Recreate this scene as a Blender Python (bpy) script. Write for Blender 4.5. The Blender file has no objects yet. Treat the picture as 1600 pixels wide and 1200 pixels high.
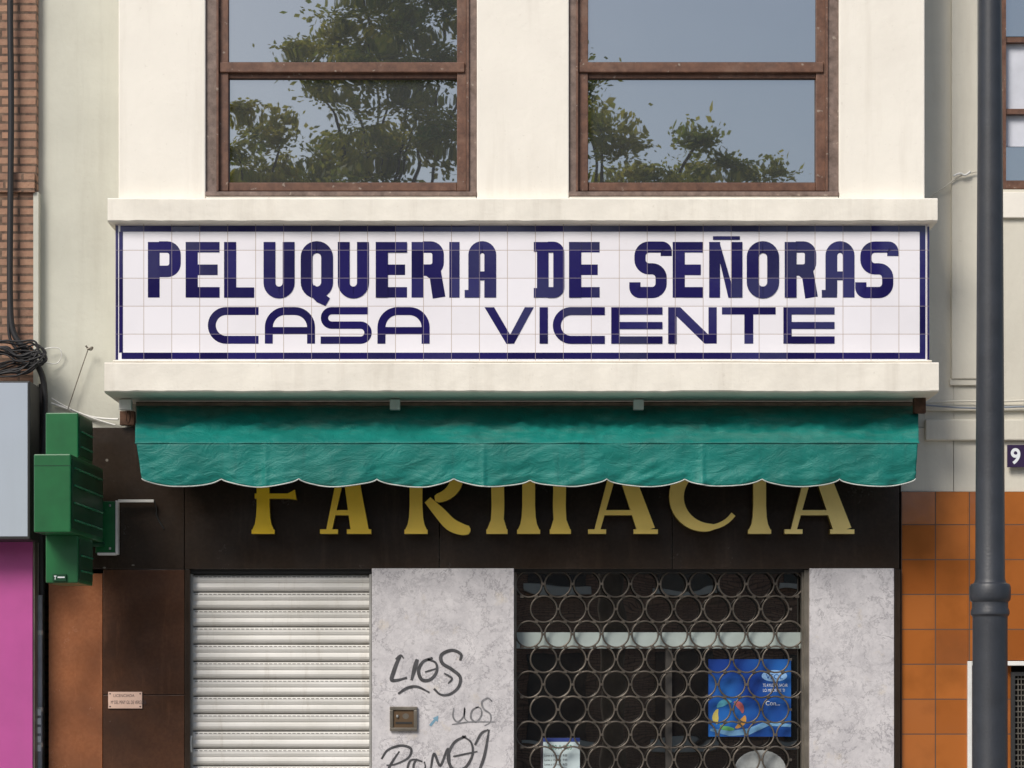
import bpy, bmesh, math, random
import numpy as np
from mathutils import Vector, noise
random.seed(7); np.random.seed(7)
S=bpy.context.scene
D=14.0; CZ=1.7; K=280.0
def W(px,py,Y=0.0):
    f=(D+Y)/D
    return Vector(((px-800)/K*f, Y, CZ+((1.3+(1200-py)/K)-CZ)*f))
# ---------------------------------------------------------------- helpers
def group(name):
    e=bpy.data.objects.new(name,None); S.collection.objects.link(e); e.empty_display_size=0.1; return e
def mesh_obj(name,verts,faces,mat=None,parent=None,smooth=False,bevel=0,seg=2):
    me=bpy.data.meshes.new(name); me.from_pydata([tuple(v) for v in verts],[],faces); me.update()
    o=bpy.data.objects.new(name,me); S.collection.objects.link(o)
    if mat: me.materials.append(mat)
    if parent: o.parent=parent
    if smooth: me.polygons.foreach_set('use_smooth',[True]*len(me.polygons))
    if bevel:
        b=o.modifiers.new('b','BEVEL'); b.width=bevel; b.segments=seg; b.limit_method='ANGLE'
    return o
def boxw(name,x0,x1,y0,y1,z0,z1,mat,parent=None,bevel=0):
    v=[(x0,y0,z0),(x1,y0,z0),(x1,y1,z0),(x0,y1,z0),(x0,y0,z1),(x1,y0,z1),(x1,y1,z1),(x0,y1,z1)]
    f=[(0,3,2,1),(4,5,6,7),(0,1,5,4),(1,2,6,5),(2,3,7,6),(3,0,4,7)]
    return mesh_obj(name,v,f,mat,parent,bevel=bevel)
def pbox(name,x0,y0,x1,y1,Y,depth,mat,parent=None,bevel=0):
    a=W(x0,y1,Y); b=W(x1,y0,Y)
    return boxw(name,a.x,b.x,Y,Y+depth,a.z,b.z,mat,parent,bevel)
def tube(name,pts,r,mat,parent=None,res=3,smooth=True,cyclic=False):
    cu=bpy.data.curves.new(name,'CURVE'); cu.dimensions='3D'; cu.bevel_depth=r; cu.bevel_resolution=res
    sp=cu.splines.new('NURBS' if smooth else 'POLY'); sp.points.add(len(pts)-1)
    for p,q in zip(sp.points,pts): p.co=(q[0],q[1],q[2],1)
    if smooth: sp.order_u=3; sp.use_endpoint_u=True
    sp.use_cyclic_u=cyclic
    cu.use_fill_caps=True; cu.materials.append(mat)
    o=bpy.data.objects.new(name,cu); S.collection.objects.link(o)
    if parent:o.parent=parent
    return o
def lathe(name,cx,cy,prof,mat,parent=None,n=28):
    v=[];f=[]
    for r,z in prof:
        for i in range(n):
            a=2*math.pi*i/n; v.append((cx+r*math.cos(a),cy+r*math.sin(a),z))
    for j in range(len(prof)-1):
        for i in range(n):
            k=(i+1)%n; f.append((j*n+i,j*n+k,(j+1)*n+k,(j+1)*n+i))
    f.append(tuple(range(n))[::-1]); f.append(tuple((len(prof)-1)*n+i for i in range(n)))
    o=mesh_obj(name,v,f,mat,parent,smooth=True)
    e=o.modifiers.new('e','EDGE_SPLIT'); e.split_angle=math.radians(35)
    return o
# ---------------------------------------------------------------- materials
class N:
    def __init__(s,name):
        s.m=bpy.data.materials.new(name); s.m.use_nodes=True; s.t=s.m.node_tree; s.n=s.t.nodes; s.l=s.t.links
        s.b=s.n['Principled BSDF']; s.pos=s.n.new('ShaderNodeNewGeometry').outputs['Position']
    def new(s,t,**k):
        q=s.n.new(t)
        for a,b in k.items(): setattr(q,a,b)
        return q
    def put(s,sock,v):
        if isinstance(v,bpy.types.NodeSocket): s.l.new(v,sock)
        else:
            if isinstance(v,(tuple,list)) and len(v)==3 and sock.type=='RGBA': v=(*v,1)
            sock.default_value=v
    def math(s,op,a,b=0.0,c=None,clamp=False):
        q=s.new('ShaderNodeMath',operation=op); q.use_clamp=clamp
        s.put(q.inputs[0],a); s.put(q.inputs[1],b)
        if c is not None: s.put(q.inputs[2],c)
        return q.outputs[0]
    def xyz(s):
        q=s.new('ShaderNodeSeparateXYZ'); s.l.new(s.pos,q.inputs[0]); return q.outputs
    def vec(s,x,y,z):
        q=s.new('ShaderNodeCombineXYZ')
        for i,v in enumerate((x,y,z)): s.put(q.inputs[i],v)
        return q.outputs[0]
    def scale(s,sc):
        q=s.new('ShaderNodeVectorMath',operation='MULTIPLY'); s.l.new(s.pos,q.inputs[0]); q.inputs[1].default_value=sc; return q.outputs[0]
    def noise(s,sc,detail=4,vec=None,rough=.55,dist=0):
        q=s.new('ShaderNodeTexNoise'); s.l.new(vec or s.pos,q.inputs['Vector']); q.inputs['Scale'].default_value=sc
        q.inputs['Detail'].default_value=detail; q.inputs['Roughness'].default_value=rough; q.inputs['Distortion'].default_value=dist
        return q.outputs['Fac']
    def mapr(s,v,a,b,c,d):
        q=s.new('ShaderNodeMapRange'); s.put(q.inputs[0],v)
        for i,k in enumerate((a,b,c,d)): q.inputs[i+1].default_value=k
        return q.outputs[0]
    def mix(s,f,a,b,mode='MIX'):
        q=s.new('ShaderNodeMix',data_type='RGBA',blend_type=mode); s.put(q.inputs[0],f); s.put(q.inputs[6],a); s.put(q.inputs[7],b); return q.outputs[2]
    def bump(s,h,strength=.3,dist=.01,normal=None):
        q=s.new('ShaderNodeBump'); q.inputs['Strength'].default_value=strength; q.inputs['Distance'].default_value=dist
        s.put(q.inputs['Height'],h)
        if normal: s.l.new(normal,q.inputs['Normal'])
        s.l.new(q.outputs[0],s.b.inputs['Normal']); return q.outputs[0]
    def fin(s,color=None,rough=None,metal=None,coat=None,spec=None):
        if color is not None: s.put(s.b.inputs['Base Color'],color)
        if rough is not None: s.put(s.b.inputs['Roughness'],rough)
        if metal is not None: s.b.inputs['Metallic'].default_value=metal
        if coat is not None: s.b.inputs['Coat Weight'].default_value=coat; s.b.inputs['Coat Roughness'].default_value=.05
        if spec is not None: s.b.inputs['Specular IOR Level'].default_value=spec
        return s.m
    def grid(s,pitchx,x0,pitchz,z0,w):
        o=s.xyz()
        a=s.math('DIVIDE',s.math('SUBTRACT',o[0],x0),pitchx); b=s.math('DIVIDE',s.math('SUBTRACT',o[2],z0),pitchz)
        fa=s.math('ABSOLUTE',s.math('SUBTRACT',s.math('FRACT',a),.5)); fb=s.math('ABSOLUTE',s.math('SUBTRACT',s.math('FRACT',b),.5))
        ma=s.math('GREATER_THAN',fa,.5-w/pitchx/2); mb=s.math('GREATER_THAN',fb,.5-w/pitchz/2)
        mask=s.math('MAXIMUM',ma,mb)
        wn=s.new('ShaderNodeTexWhiteNoise',noise_dimensions='2D'); s.l.new(s.vec(s.math('FLOOR',a),s.math('FLOOR',b),0.0),wn.inputs['Vector'])
        return mask,wn.outputs['Value'],wn.outputs['Color']
def simple(name,col,rough=.6,metal=0,var=.12,sc=6,bump=0,bsc=60,coat=None,spec=None,dirt=0,dirtcol=(.12,.10,.08),streak=0):
    n=N(name)
    f=n.noise(sc,5)
    lo=tuple(c*(1-var) for c in col); hi=tuple(min(1,c*(1+var)) for c in col)
    c=n.mix(n.mapr(f,.3,.7,0,1),lo,hi)
    if dirt:
        d=n.noise(2.2,8,rough=.7,vec=n.scale((1,1,.5)))
        c=n.mix(n.mapr(d,.5,.8,0,dirt),c,dirtcol)
    if streak:
        d=n.noise(1,6,rough=.65,vec=n.scale((9,9,.8))); c=n.mix(n.mapr(d,.52,.78,0,streak),c,dirtcol)
        d=n.noise(40,3,rough=.6); c=n.mix(n.mapr(d,.66,.74,0,streak*.8),c,dirtcol)
    if bump: n.bump(n.noise(bsc,6),bump,.004)
    return n.fin(c,rough,metal,coat,spec)

M_cream=simple('cream_render',(.84,.80,.715),.85,var=.03,sc=3,bump=.5,bsc=30,dirt=.16,dirtcol=(.55,.5,.42),streak=.3)
M_cream2=simple('grey_cream_render',(.54,.54,.47),.9,var=.08,sc=2,bump=.7,bsc=22,dirt=.4,dirtcol=(.38,.36,.30),streak=.4)
M_cream3=simple('warm_cream_render',(.64,.61,.52),.9,var=.05,sc=2,bump=.5,bsc=25,dirt=.3,dirtcol=(.44,.4,.33),streak=.35)
M_ledge=simple('ledge_paint',(.81,.77,.68),.8,var=.06,sc=7,bump=.7,bsc=22,dirt=.35,dirtcol=(.55,.5,.42),streak=.45)
M_dark=simple('black_void',(.012,.011,.01),.9)
M_black=simple('black_rubber',(.02,.02,.02),.6)
M_white=simple('white_paint',(.72,.72,.69),.5,dirt=.4)
M_alu=simple('aluminium',(.42,.42,.40),.4,.6)
M_steel=simple('weathered_steel',(.20,.18,.15),.4,.6,var=.3,sc=12)
M_ring=simple('grille_steel',(.115,.098,.08),.42,.5,var=.4,sc=9)
M_rust=simple('rusty_iron',(.10,.05,.03),.8,.2,var=.5,sc=20,bump=.5)
M_lamp=simple('lamp_grey_paint',(.030,.034,.042),.45,0,var=.2,sc=8,bump=.25,bsc=90,spec=.5,dirt=.3,dirtcol=(.07,.065,.06))
M_green=simple('green_enamel',(.008,.12,.035),.35,0,var=.2,sc=5,coat=.3,dirt=.5,dirtcol=(.01,.05,.02))
M_green2=simple('green_enamel_dark',(.004,.055,.02),.35,0,var=.25,sc=5)
M_mag=simple('magenta_panel',(.44,.07,.28),.5,var=.06,dirt=.25,dirtcol=(.33,.09,.22),streak=.2)
M_signw=simple('white_acrylic',(.40,.45,.52),.35,var=.04,sc=1.5,streak=.15,dirtcol=(.3,.32,.35))
M_pvc=simple('grey_pipe',(.22,.25,.29),.5,var=.2,sc=14,dirt=.4)
M_cable=simple('black_cable',(.015,.015,.017),.6)
M_plaque=simple('plaque',(.62,.43,.34),.4)
M_ink=simple('dark_ink',(.03,.02,.03),.6)
M_inkw=simple('white_ink',(.72,.75,.77),.6,var=.03)
M_graf=simple('spray_marker',(.055,.055,.06),.7,var=.4,sc=30)
M_graf2=simple('faded_marker',(.18,.18,.19),.7,var=.4,sc=30)

def wood(name,c1,c2):
    n=N(name); f=n.noise(1,6,vec=n.scale((22,22,22)),rough=.7); g=n.noise(4,8,rough=.75)
    c=n.mix(n.mapr(f,.3,.7,0,1),c1,c2); c=n.mix(n.mapr(g,.5,.75,0,.6),c,(.28,.18,.13))
    c=n.mix(n.mapr(n.noise(28,3),.66,.72,0,.6),c,(.40,.34,.28))
    n.bump(f,.4,.003); return n.fin(c,.55)
M_wood=wood('brown_wood',(.070,.030,.018),(.18,.085,.05))
M_woodg=wood('weathered_wood',(.09,.06,.045),(.25,.18,.15))
# upper window glass
def glassmat(name,fac,back,wav=.02,tint=(.93,.93,.92),hz=1.25):
    n=N(name); n.n.remove(n.b)
    g=n.new('ShaderNodeBsdfGlossy'); g.inputs['Color'].default_value=(*tint,1); g.inputs['Roughness'].default_value=.008
    d=n.new('ShaderNodeBsdfDiffuse'); f=n.noise(1.6,6); d2=n.mix(n.mapr(f,.35,.65,0,1),back,tuple(c*hz for c in back)); n.l.new(d2,d.inputs['Color'])
    b=n.new('ShaderNodeBump'); b.inputs['Strength'].default_value=.5; b.inputs['Distance'].default_value=wav
    n.put(b.inputs['Height'],n.noise(1,1,vec=n.scale((2.5,3,4)))); n.l.new(b.outputs[0],g.inputs['Normal'])
    m=n.new('ShaderNodeMixShader'); m.inputs[0].default_value=fac
    n.l.new(d.outputs[0],m.inputs[1]); n.l.new(g.outputs[0],m.inputs[2])
    n.l.new(m.outputs[0],n.n['Material Output'].inputs[0]); return n.m
M_glass=glassmat('old_window_glass',.38,(.048,.052,.055),.0014,tint=(.90,.94,.97))
M_glass2=glassmat('shop_glass_dark',.30,(.010,.009,.008),.001)
# sign tiles
tf=(D-.43)/D; TP=43.7/K*tf
tx0=W(181,0,-.43).x; tz0=W(0,391,-.43).z
def tile(name,col,gcol,rough=.12,tint=.06,px=TP,pz=TP,x0=tx0,z0=tz0,w=.0028,tilt=.0,dirt=.0,lo=None):
    n=N(name); mask,rnd,rc=n.grid(px,x0,pz,z0,w)
    a=tuple(c*(1-tint) for c in col) if lo is None else lo; b=tuple(min(1,c*(1+tint)) for c in col)
    c=n.mix(rnd,a,b)
    f=n.noise(3,5); c=n.mix(n.mapr(f,.45,.75,0,.22 if lo is None else .7),c,tuple(k*(.78 if lo is None else .45) for k in col))
    if dirt:
        c=n.mix(n.mapr(n.noise(9,8,rough=.75),.62,.8,0,dirt),c,(.45,.38,.28))
    c=n.mix(mask,c,gcol)
    r=n.math('ADD',n.math('MULTIPLY',mask,.6),rough)
    nm=n.new('ShaderNodeVectorMath',operation='SUBTRACT'); n.l.new(rc,nm.inputs[0]); nm.inputs[1].default_value=(.5,.5,.5)
    ns=n.new('ShaderNodeVectorMath',operation='SCALE'); n.l.new(nm.outputs[0],ns.inputs[0]); ns.inputs['Scale'].default_value=tilt
    g=n.new('ShaderNodeNewGeometry'); na=n.new('ShaderNodeVectorMath',operation='ADD'); n.l.new(g.outputs['Normal'],na.inputs[0]); n.l.new(ns.outputs[0],na.inputs[1])
    nn=n.new('ShaderNodeVectorMath',operation='NORMALIZE'); n.l.new(na.outputs[0],nn.inputs[0])
    h=n.math('ADD',n.math('MULTIPLY',mask,-1.0),n.math('MULTIPLY',n.noise(14,2),.35))
    n.bump(h,.35,.002,nn.outputs[0])
    return n.fin(c,r)
M_tilew=tile('white_glazed_tile',(.82,.80,.84),(.40,.31,.25),.13,.03,tilt=.035,dirt=.15)
M_tileb=tile('blue_glazed_tile',(.014,.011,.085),(.20,.17,.22),.09,.3,tilt=.04)
M_brown=tile('brown_glazed_tile',(.38,.125,.028),(.09,.05,.032),.10,.12,px=53/K,pz=54.5/K,x0=W(1408,0,0).x,z0=W(0,820,0).z,w=.006,tilt=.12,lo=(.29,.088,.019))
# granite
def granite(name,c1,c2,sc=60,rough=.14,c3=None):
    n=N(name); f=n.noise(sc,3); g=n.noise(1.6,7,rough=.6); c=n.mix(n.mapr(f,.35,.7,0,.5),c1,c2)
    c=n.mix(n.mapr(g,.38,.66,0,.75),c,c3 or tuple(k*.6 for k in c1)) 
    c=n.mix(n.mapr(n.noise(1,6,rough=.7,vec=n.scale((12,12,1.5))),.55,.8,0,.25),c,tuple(k*2.2 for k in c2))
    d=n.noise(3,8,rough=.8); r=n.mapr(d,.3,.7,rough,rough+.16)
    return n.fin(c,r,spec=.5)
M_gran=granite('dark_granite',(.028,.019,.013),(.046,.031,.022))
M_gran2=granite('warm_lit_granite',(.075,.033,.018),(.12,.055,.028),c3=(.028,.015,.010))  # browner than the fascia: warm light on these slabs put into the colour
M_gran3=granite('sunlit_orange_granite',(.30,.11,.046),(.40,.165,.078),c3=(.12,.047,.024))  # orange sunlit reflection painted into the granite colour
# marble
n=N('white_marble'); a=n.noise(5.5,10,rough=.72,dist=.35); b=n.noise(17,8,rough=.7,dist=.3)
v1=n.mapr(n.math('ABSOLUTE',n.math('SUBTRACT',a,.5)),0,.013,1,0); v2=n.mapr(n.math('ABSOLUTE',n.math('SUBTRACT',b,.5)),0,.022,.8,0)
c=n.mix(n.mapr(n.noise(6,9,rough=.75),.38,.62,0,1),(.50,.485,.50),(.64,.62,.63))
gate=n.mapr(n.noise(2.5,3),.38,.56,0,1)
c=n.mix(n.math('MULTIPLY',v1,n.math('MULTIPLY',gate,.95)),c,(.20,.19,.21)); c=n.mix(n.math('MULTIPLY',v2,.6),c,(.36,.35,.365))
c=n.mix(n.mapr(n.noise(7,7,rough=.7),.60,.72,0,.5),c,(.58,.50,.37))
c=n.mix(n.mapr(n.noise(30,3),.64,.70,0,.45),c,(.27,.26,.27))
M_marble=n.fin(c,.28)
# shutter
n=N('shutter_metal'); o=n.xyz(); c=n.mix(n.mapr(n.noise(2.5,6,vec=n.scale((1,1,3))),.3,.7,0,1),(.55,.54,.50),(.68,.67,.64))
c=n.mix(n.mapr(n.noise(5,9,vec=n.scale((3,1,.4)),rough=.8),.54,.8,0,.6),c,(.34,.29,.22)); M_shut=n.fin(c,.5,.15)
# bricks
n=N('thin_brick'); o=n.xyz(); br=n.new('ShaderNodeTexBrick'); n.l.new(n.vec(n.math('ADD',o[0],o[1]),o[2],0.0),br.inputs['Vector'])
br.inputs['Scale'].default_value=1; br.inputs['Brick Width'].default_value=.2; br.inputs['Row Height'].default_value=.047; br.inputs['Mortar Size'].default_value=.007
br.inputs['Color1'].default_value=(.36,.20,.13,1); br.inputs['Color2'].default_value=(.24,.13,.09,1); br.inputs['Mortar'].default_value=(.07,.045,.035,1)
c=n.mix(n.mapr(n.noise(20,6),.3,.7,0,.4),br.outputs['Color'],(.42,.28,.19))
n.bump(n.math('ADD',n.math('MULTIPLY',br.outputs['Fac'],-1.0),n.math('MULTIPLY',n.noise(60,4),.4)),.9,.012); M_brick=n.fin(c,.9)
# awning fabric
n=N('teal_canvas'); o=n.xyz(); c=n.mix(n.mapr(n.noise(2.3,7,rough=.65),.35,.7,0,1),(.000,.145,.120),(.001,.215,.180))
dst=n.math('MULTIPLY',n.mapr(n.noise(1,8,vec=n.scale((1.6,2,6)),rough=.72),.50,.74,0,.65),n.mapr(o[2],3.02,3.16,.12,1))
c=n.mix(dst,c,(.15,.25,.21)); c=n.mix(n.mapr(n.noise(3,6,vec=n.scale((5,2,.8))),.55,.78,0,.5),c,(.001,.08,.07))
n.bump(n.noise(1,6,vec=n.scale((8,8,15)),rough=.65,dist=1.0),.7,.014); M_awn=n.fin(c,.55)
M_trim=simple('white_trim',(.5,.53,.5),.8,dirt=.6)
M_golds=simple('gold_side',(.20,.14,.015),.4,.2)
M_pave=simple('pavement_slabs',(.40,.38,.34),.85,var=.15,sc=3,bump=.3)
M_road=simple('asphalt',(.05,.05,.052),.9,var=.2,sc=20,bump=.5)
M_paint=simple('road_paint',(.7,.7,.68),.7)
M_kerb=simple('kerb_granite',(.3,.29,.27),.8)
# ---------------------------------------------------------------- ground
boxw('ground',-300,300,-300,300,-.5,-.13,M_road)
pv=group('pavement'); boxw('slabs',-40,40,-3.2,6,-.126,0,M_pave,pv); boxw('kerb',-40,40,-3.35,-3.203,-.126,.003,M_kerb,pv)
pv=group('pavement'); boxw('slabs',-40,40,-33,-11.0,-.126,0,M_pave,pv); boxw('kerb',-40,40,-10.997,-10.85,-.126,.003,M_kerb,pv)
rd=group('road'); 
for i in range(-10,11): boxw('dash',i*3-.8,i*3+.8,-7.15,-7.03,-.13,-.126,M_paint,rd)
# ---------------------------------------------------------------- main building
B=group('pharmacy_building')
pbox('main_wall',57,-700,1445,668,0,.3,M_cream2,B); pbox('main_wall_end',1445.2,-700,1490,668,0,.3,M_cream3,B)
boxw('roof_slab',W(57,0).x,W(1490,0).x,.0,8,8.05,8.3,M_cream3,B)
boxw('back_body',W(57,0).x,W(1490,0).x,2.4,8,0,8.05,M_cream3,B)
def bay(nm,x0,y0,x1,y1,mat=M_cream,Y=-.42,bev=.006): 
    return pbox(nm,x0,y0,x1,y1,Y,-Y-.001,mat,B,bev)
bay('bay_pier',185,-420,321,330); bay('bay_pier_mid',745,-420,889,330); bay('bay_pier_end',1311,-420,1445,330)
bay('bay_head',185,-700,1445,-421); bay('bay_apron',187,331,1443,560,M_cream,-.415)
bay('bay_under_window',321.5,306,744.5,329,M_ledge,-.417); bay('bay_under_window',889.5,306,1310.5,329,M_ledge,-.417)
def rough_ledge(name,x0,y0,x1,y1,Y,mat):
    a=W(x0,y1,Y); b=W(x1,y0,Y); nx=200
    zs=[a.z+.009+(b.z-a.z-.017)*k/4 for k in range(5)]
    prof=[(0,a.z),(Y+.03,a.z),(Y+.008,a.z+.002)]+[(Y,q) for q in zs]+[(Y+.008,b.z-.001),(0,b.z)]
    vs=[];fs=[];m=len(prof)
    for i in range(nx+1):
        x=a.x+(b.x-a.x)*i/nx
        for k,(yy,zz) in enumerate(prof):
            e=noise.noise(Vector((x*1.8,zz*3,Y)))*.006; g=noise.noise(Vector((x*7,zz*14,1+Y)))*.002
            if yy>-.02: e=g=0
            low=(k in(1,2,3))*noise.noise(Vector((x*16,3,Y)))*.003
            vs.append((x,yy+(e+g)*.8,zz+e*.6+low))
    for i in range(nx):
        for k in range(m-1): fs.append((i*m+k,(i+1)*m+k,(i+1)*m+k+1,i*m+k+1))
    fs.append(tuple(range(m))[::-1]); fs.append(tuple(nx*m+k for k in range(m)))
    o=mesh_obj(name,vs,[tuple(reversed(f)) for f in fs],mat,B,smooth=True); e=o.modifiers.new('e','EDGE_SPLIT'); e.split_angle=math.radians(28)
rough_ledge('upper_ledge',168,309,1465,347,-.50,M_ledge)
rough_ledge('lower_ledge',163,566,1467,613,-.545,M_ledge)
rough_ledge('ledge_cove',176,562.5,1456,566.5,-.475,M_ledge)
# windows
def window(x0,x1,g0,g1):
    w=group('w'); w.name='sash_window'; w.parent=B
    top=-420
    pbox('jamb_a',x0,top,g0-15,303,-.40,.14,M_woodg,w,.003); pbox('jamb_b',g1+15,top,x1,303,-.40,.14,M_woodg,w,.003)
    pbox('sill',x0,299,x1,306,-.425,.16,M_woodg,w,.004)
    pbox('jamb_c',g0-15,top,g0,298.5,-.385,.12,M_wood,w,.004); pbox('jamb_d',g1,top,g1+15,298.5,-.385,.12,M_wood,w,.004)
    pbox('bead_a',g0-19,top,g0-15.5,298.5,-.412,.03,M_wood,w,.002); pbox('bead_b',g1+15.5,top,g1+19,298.5,-.412,.03,M_wood,w,.002)
    pbox('bottom_rail',g0+.1,285,g1-.1,298.5,-.375,.1,M_wood,w,.004)
    pbox('meeting_rail',g0-14,97,g1+12,113,-.398,.06,M_wood,w,.005)
    pbox('meeting_rail_lower',g0+.1,113.2,g1-.1,122,-.37,.05,M_wood,w,.003)  # set-back lower strip of the rail, same wood
    pbox('top_rail',g0+.1,-300,g1-.1,-286,-.375,.1,M_wood,w,.004)
    pbox('head',g0+.1,top,g1-.1,-301,-.38,.1,M_woodg,w,.004)
    pbox('lower_pane',g0,123,g1,285,-.345,.01,M_glass,w); pbox('upper_pane',g0,-286,g1,97,-.365,.01,M_glass,w)
    pbox('backing',x0,top,x1,305,-.25,.02,M_dark,w)
window(321,745,357,714); window(889,1311,919,1275)
# ---------------------------------------------------------------- lettering toolkit
def fillet(pts,r,n=7,closed=False):
    out=[];m=len(pts)
    for i,p in enumerate(pts):
        if not closed and i in(0,m-1): out.append(p); continue
        a=Vector(pts[i-1]);b=Vector(p);c=Vector(pts[(i+1)%m])
        u=(a-b);v=(c-b);lu=u.length;lv=v.length;u.normalize();v.normalize()
        rr=min(r,lu*.499,lv*.499) if (0<i-1 or closed) or m>3 else min(r,lu,lv)
        ang=u.angle(v); rad=rr*math.tan(ang/2)
        p0=b+u*rr;p1=b+v*rr; cen=b+(u+v).normalized()*(rad/math.sin(ang/2))
        a0=math.atan2(p0.y-cen.y,p0.x-cen.x);a1=math.atan2(p1.y-cen.y,p1.x-cen.x)
        d=(a1-a0+math.pi)%(2*math.pi)-math.pi
        for k in range(n+1):
            t=a0+d*k/n; out.append((cen.x+rad*math.cos(t),cen.y+rad*math.sin(t)))
    return out
def stroke(pts,w,closed=False):
    P=[Vector(p) for p in pts];
    Q=[P[0]];WW=[w[0] if isinstance(w,list) else w]
    for i in range(1,len(P)):
        if (P[i]-Q[-1]).length>1e-4: Q.append(P[i]); WW.append(w[i] if isinstance(w,list) else w)
    P=Q;m=len(P);v=[];f=[]
    for i in range(m):
        a=P[i-1] if (i>0 or closed) else None; c=P[(i+1)%m] if (i<m-1 or closed) else None
        d1=(P[i]-a).normalized() if a is not None else None; d2=(c-P[i]).normalized() if c is not None else None
        if d1 is None:d1=d2
        if d2 is None:d2=d1
        n1=Vector((-d1.y,d1.x));n2=Vector((-d2.y,d2.x));nn=(n1+n2)
        if nn.length<1e-3: nn=n1
        nn.normalize(); k=min(1/max(nn.dot(n1),.3),2.2)*WW[i]/2
        v+= [P[i]+nn*k,P[i]-nn*k]
    for i in range(m if closed else m-1):
        j=(i+1)%m; f.append((2*i,2*i+1,2*j+1,2*j))
    return v,f
def rect(x0,y0,x1,y1): return ([Vector((x0,y0)),Vector((x0,y1)),Vector((x1,y1)),Vector((x1,y0))],[(0,1,2,3)])
def poly(*p): return ([Vector(q) for q in p],[tuple(range(len(p)))])
def letters(name,pieces,Y,mat,parent,step=.00025,solid=0,smat=None,base=0):
    vs=[];fs=[]
    for i,(v,f) in enumerate(pieces):
        k=len(vs); yy=Y-(base+i)%14*step
        vs+=[W(p.x,p.y,yy) for p in v]; fs+=[tuple(k+a for a in q) for q in f]
    me=bpy.data.meshes.new(name); me.from_pydata([tuple(v) for v in vs],[],fs); me.update()
    bm=bmesh.new(); bm.from_mesh(me)
    for f in bm.faces:
        f.normal_update()
        if f.normal.y>0: f.normal_flip()
    bm.to_mesh(me); bm.free()
    o=bpy.data.objects.new(name,me); S.collection.objects.link(o); me.materials.append(mat); o.parent=parent
    if solid:
        s=o.modifiers.new('s','SOLIDIFY'); s.thickness=solid; s.offset=-1
        if smat: me.materials.append(smat); s.material_offset_rim=1
    return o
# ---------------------------------------------------------------- tiled sign
SG=group('tiled_shop_sign')
pbox('tile_panel',180,349,1452,564,-.43,.014,M_tilew,SG)
bd=[rect(188,352.5,1446,362),rect(190,551,1446,561),rect(186,362,192,551),rect(180.3,352,184.5,562),rect(1437,362,1446,551),rect(1449,354,1452,562)]
letters('border',bd,-.4306,M_tileb,SG)
T=378.;Bm=465.;t=18.5
def cE(x0,x1,T=T,Bm=Bm,t=19,h=16.5): return [rect(x0,T,x0+t,Bm),rect(x0+t-1,T,x1,T+h),rect(x0+t-1,(T+Bm)/2-h/2,x1-3,(T+Bm)/2+h/2),rect(x0+t-1,Bm-h,x1,Bm)]
def cP(x0,x1): return [rect(x0,T,x0+t,Bm),stroke(fillet([(x0+t-1,T+8),(x1-9.5,T+8),(x1-9.5,T+46),(x0+t-1,T+46)],17),18)]
def cR(x0,x1): return [rect(x0,T,x0+t,Bm),stroke(fillet([(x0+t-1,T+8),(x1-9.5,T+8),(x1-9.5,T+44),(x0+t-1,T+44)],16),18),stroke([(x0+t+6,T+46),(x1-14,T+50),(x1-8,Bm)],[14,19,20])]
def cU(x0,x1): return [stroke(fillet([(x0+9,T),(x0+9,Bm-8),(x1-9,Bm-8),(x1-9,T)],19),18.5)]
def cO(x0,x1): return [stroke(fillet([(x0+9,T+8),(x0+9,Bm-8),(x1-9,Bm-8),(x1-9,T+8)],17,closed=True),18.5,True)]
def cA(x0,x1): return [stroke(fillet([(x0+14,Bm-6),(x0+14,T+8),(x1-10,T+8),(x1-10,Bm)],17),18.5),rect(x0+20,T+46,x1-18,T+60),rect(x0-1,Bm-12,x0+23,Bm)]
def cS(x0,x1): return [stroke(fillet([(x1-1,T+22),(x1-1,T+8),(x0+9,T+8),(x0+9,T+42),(x1-9,T+42),(x1-9,Bm-8),(x0+1,Bm-8),(x0+1,Bm-24)],14),17.5)]
L=[]
L+=cP(231,283)+cE(290,343)+[rect(350,T,369,Bm),rect(368,Bm-16,397,Bm)]+cU(412,460)
L+=cO(470,520)+[stroke([(486,Bm-14),(500,Bm),(512,Bm+7)],[16,17,14])]
L+=cU(528,576)+cE(587,636)+cR(643,694)+[rect(702,T,718,Bm)]+cA(727,776)
L+=[rect(839,T,857,Bm),rect(834,T,840,T+15),rect(834,Bm-15,840,Bm),stroke(fillet([(856,T+8),(873,T+8),(873,Bm-8),(856,Bm-8)],15),17)]+cE(889,937)
L+=cS(991,1042)+cE(1051,1098)
L+=[rect(1108,T,1125,Bm),rect(1143,T,1160,Bm),poly((1124,T),(1144,Bm-18),(1144,Bm),(1138,Bm),(1124,T+28)),rect(1114,369,1156,374.5)]
L+=cO(1167,1217)+cR(1226,1276)+cA(1285,1336)+cS(1344,1396)
letters('peluqueria_de_senoras',L,-.4306,M_tileb,SG)
T2=480.;B2=537.;L=[]
def wC(x0,x1): return [stroke(fillet([(x1,T2+6),(x0+6,T2+6),(x0+6,B2-6),(x1,B2-6)],27,10),12.5)]
def wA(x0,x1): return [stroke(fillet([(x0+6,B2),(x0+6,T2+6),(x1-6,T2+6),(x1-6,B2)],30,10),12.5),rect(x0+11,B2-26,x1-11,B2-15)]
def wS(x0,x1): return [stroke(fillet([(x1-6,T2+5.5),(x0+6,T2+5.5),(x0+6,T2+28),(x1-6,T2+28),(x1-6,B2-5.5),(x0,B2-5.5)],12),11.5)]
def wE(x0,x1): return [rect(x0,T2,x0+13,B2),rect(x0+12,T2,x1,T2+11.5),rect(x0+12,T2+23,x1,T2+34),rect(x0+12,B2-11.5,x1,B2)]
L+=wC(325,404)+wA(414,492)+wS(501,581)+wA(590,671)
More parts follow.
